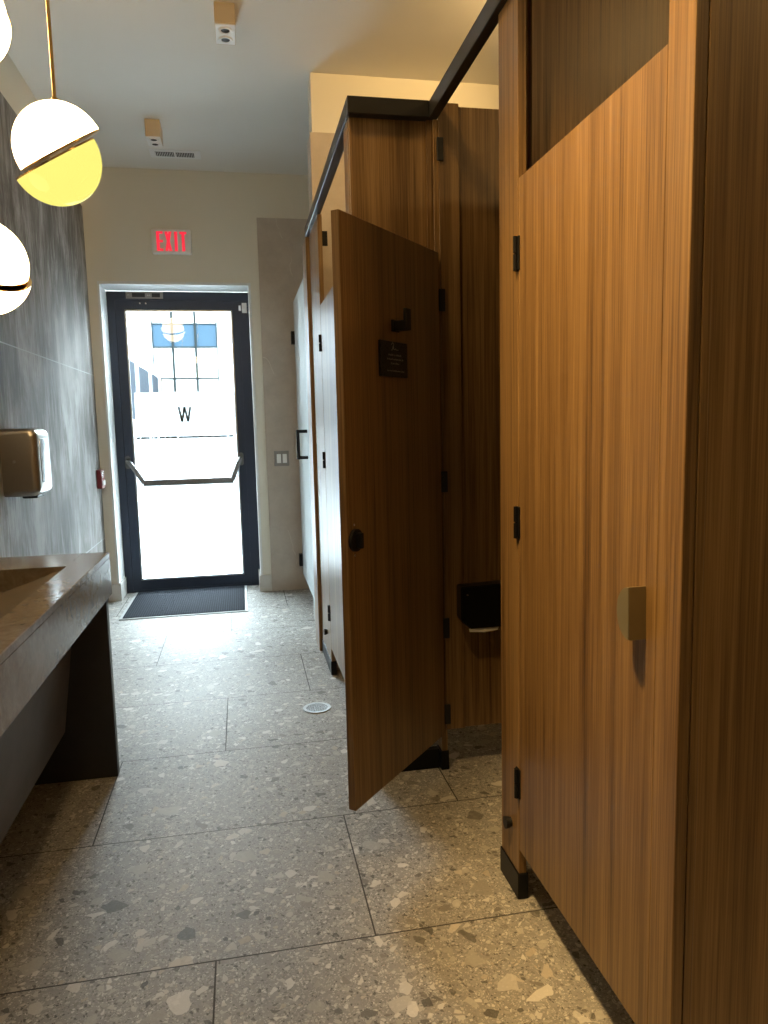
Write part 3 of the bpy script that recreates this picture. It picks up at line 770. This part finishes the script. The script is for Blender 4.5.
part('shoe', bx(X3 - .004, 4.696, 0, X3 + T + .004, 4.90, .07), GREYPL, fp)

# ================================================================== OUTSIDE
def pave_mat():
    m, nt, b = new_mat('wet_pale_paving')
    n = noise(nt, mapped(nt, (1, 1, 1), rnd=False), 1.2, 5, .6)
    c = ramp(nt, n, [(.3, (.15, .155, .155)), (.7, (.20, .205, .205))]); nt.links.new(c.outputs[0], b.inputs['Base Color'])
    nt.links.new(math_n(nt, 'ADD', .08, math_n(nt, 'MULTIPLY', noise(nt, mapped(nt, (1, 1, 1), rnd=False), .7, 3, .5), .5)), b.inputs['Roughness'])
    bp = nt.nodes.new('ShaderNodeBump'); bp.inputs['Strength'].default_value = .15; bp.inputs['Distance'].default_value = .01
    nt.links.new(noise(nt, mapped(nt, (1, 1, 1), rnd=False), 5, 3, .5), bp.inputs['Height']); nt.links.new(bp.outputs[0], b.inputs['Normal'])
    return m
struct('pavement', bx(-14, 6.16, -.12, 12, 34, -.02), pave_mat())
FAC = simple('pale_facade', (.13, .135, .14), .8, bump=.2, bscale=30); MUL = simple('facade_mullion_grey', (.005, .006, .006), .7, spec=0.0)
BLUE = simple('blue_spandrel_panel', (.006, .013, .020), .6, spec=.05); WIN = simple('pale_window_blind', (.13, .135, .135), .6, spec=.1)
DWIN = simple('slate_blue_glass_panel', (.002, .004, .007), .5, spec=.05); TAN = simple('tan_panel', (.03, .018, .010), .6, spec=.1)
ob = thing('office_building', 'pale building across the paving with a grid of windows and blue band', 'building', (-1.3, 20.5, 0))
part('facade', bx(-9, 20.3, -.02, 9, 21.0, 6.4), FAC, ob)
part('window_bank', bx(-2.14, 20.24, 1.5, -.48, 20.3, 4.55), WIN, ob)
part('spandrel_band', bx(-2.14, 20.21, 3.46, -.50, 20.24, 4.04), BLUE, ob)
b = B()
for x in (-2.14, -.50): box(b, x - .012, 20.18, 1.5, x + .012, 20.21, 4.55)
for x, w in ((-1.635, .026), (-1.05, .026)): box(b, x - w, 20.17, 1.5, x + w, 20.21, 4.55)
for z, w in ((4.05, .014), (3.45, .014), (2.64, .018), (2.2, .014), (1.53, .014)): box(b, -2.14, 20.185, z - w, -.50, 20.21, z + w)
part('mullion', b, MUL, ob, kind='stuff')
sb = thing('side_building', 'row of slate blue glass panels between posts at the left outside', 'building', (-1.95, 17, 0))
ys = [14.45, 15.05, 17.25, 19.2]
hs = 2.60
sx_ = -1.95
pp = simple('pale_post', (.05, .055, .06), .5)
for i, (ya, yb) in enumerate(((14.0, 14.98), (15.2, 17.15), (17.4, 19.1), (19.35, 20.1))):
    part('glass_panel', bx(sx_ - .05, ya, 1.5, sx_ + .0, yb, hs), DWIN if i < 3 else TAN, sb)
part('low_wall', bx(sx_ - .10, 14.0, -.02, sx_ + .06, 20.15, 1.5), FAC, sb)
for y in (15.09, 17.28, 19.22):
    part('post', bx(sx_ - .07, y - .09, 1.5, sx_ + .05, y + .09, hs + .22), pp, sb)
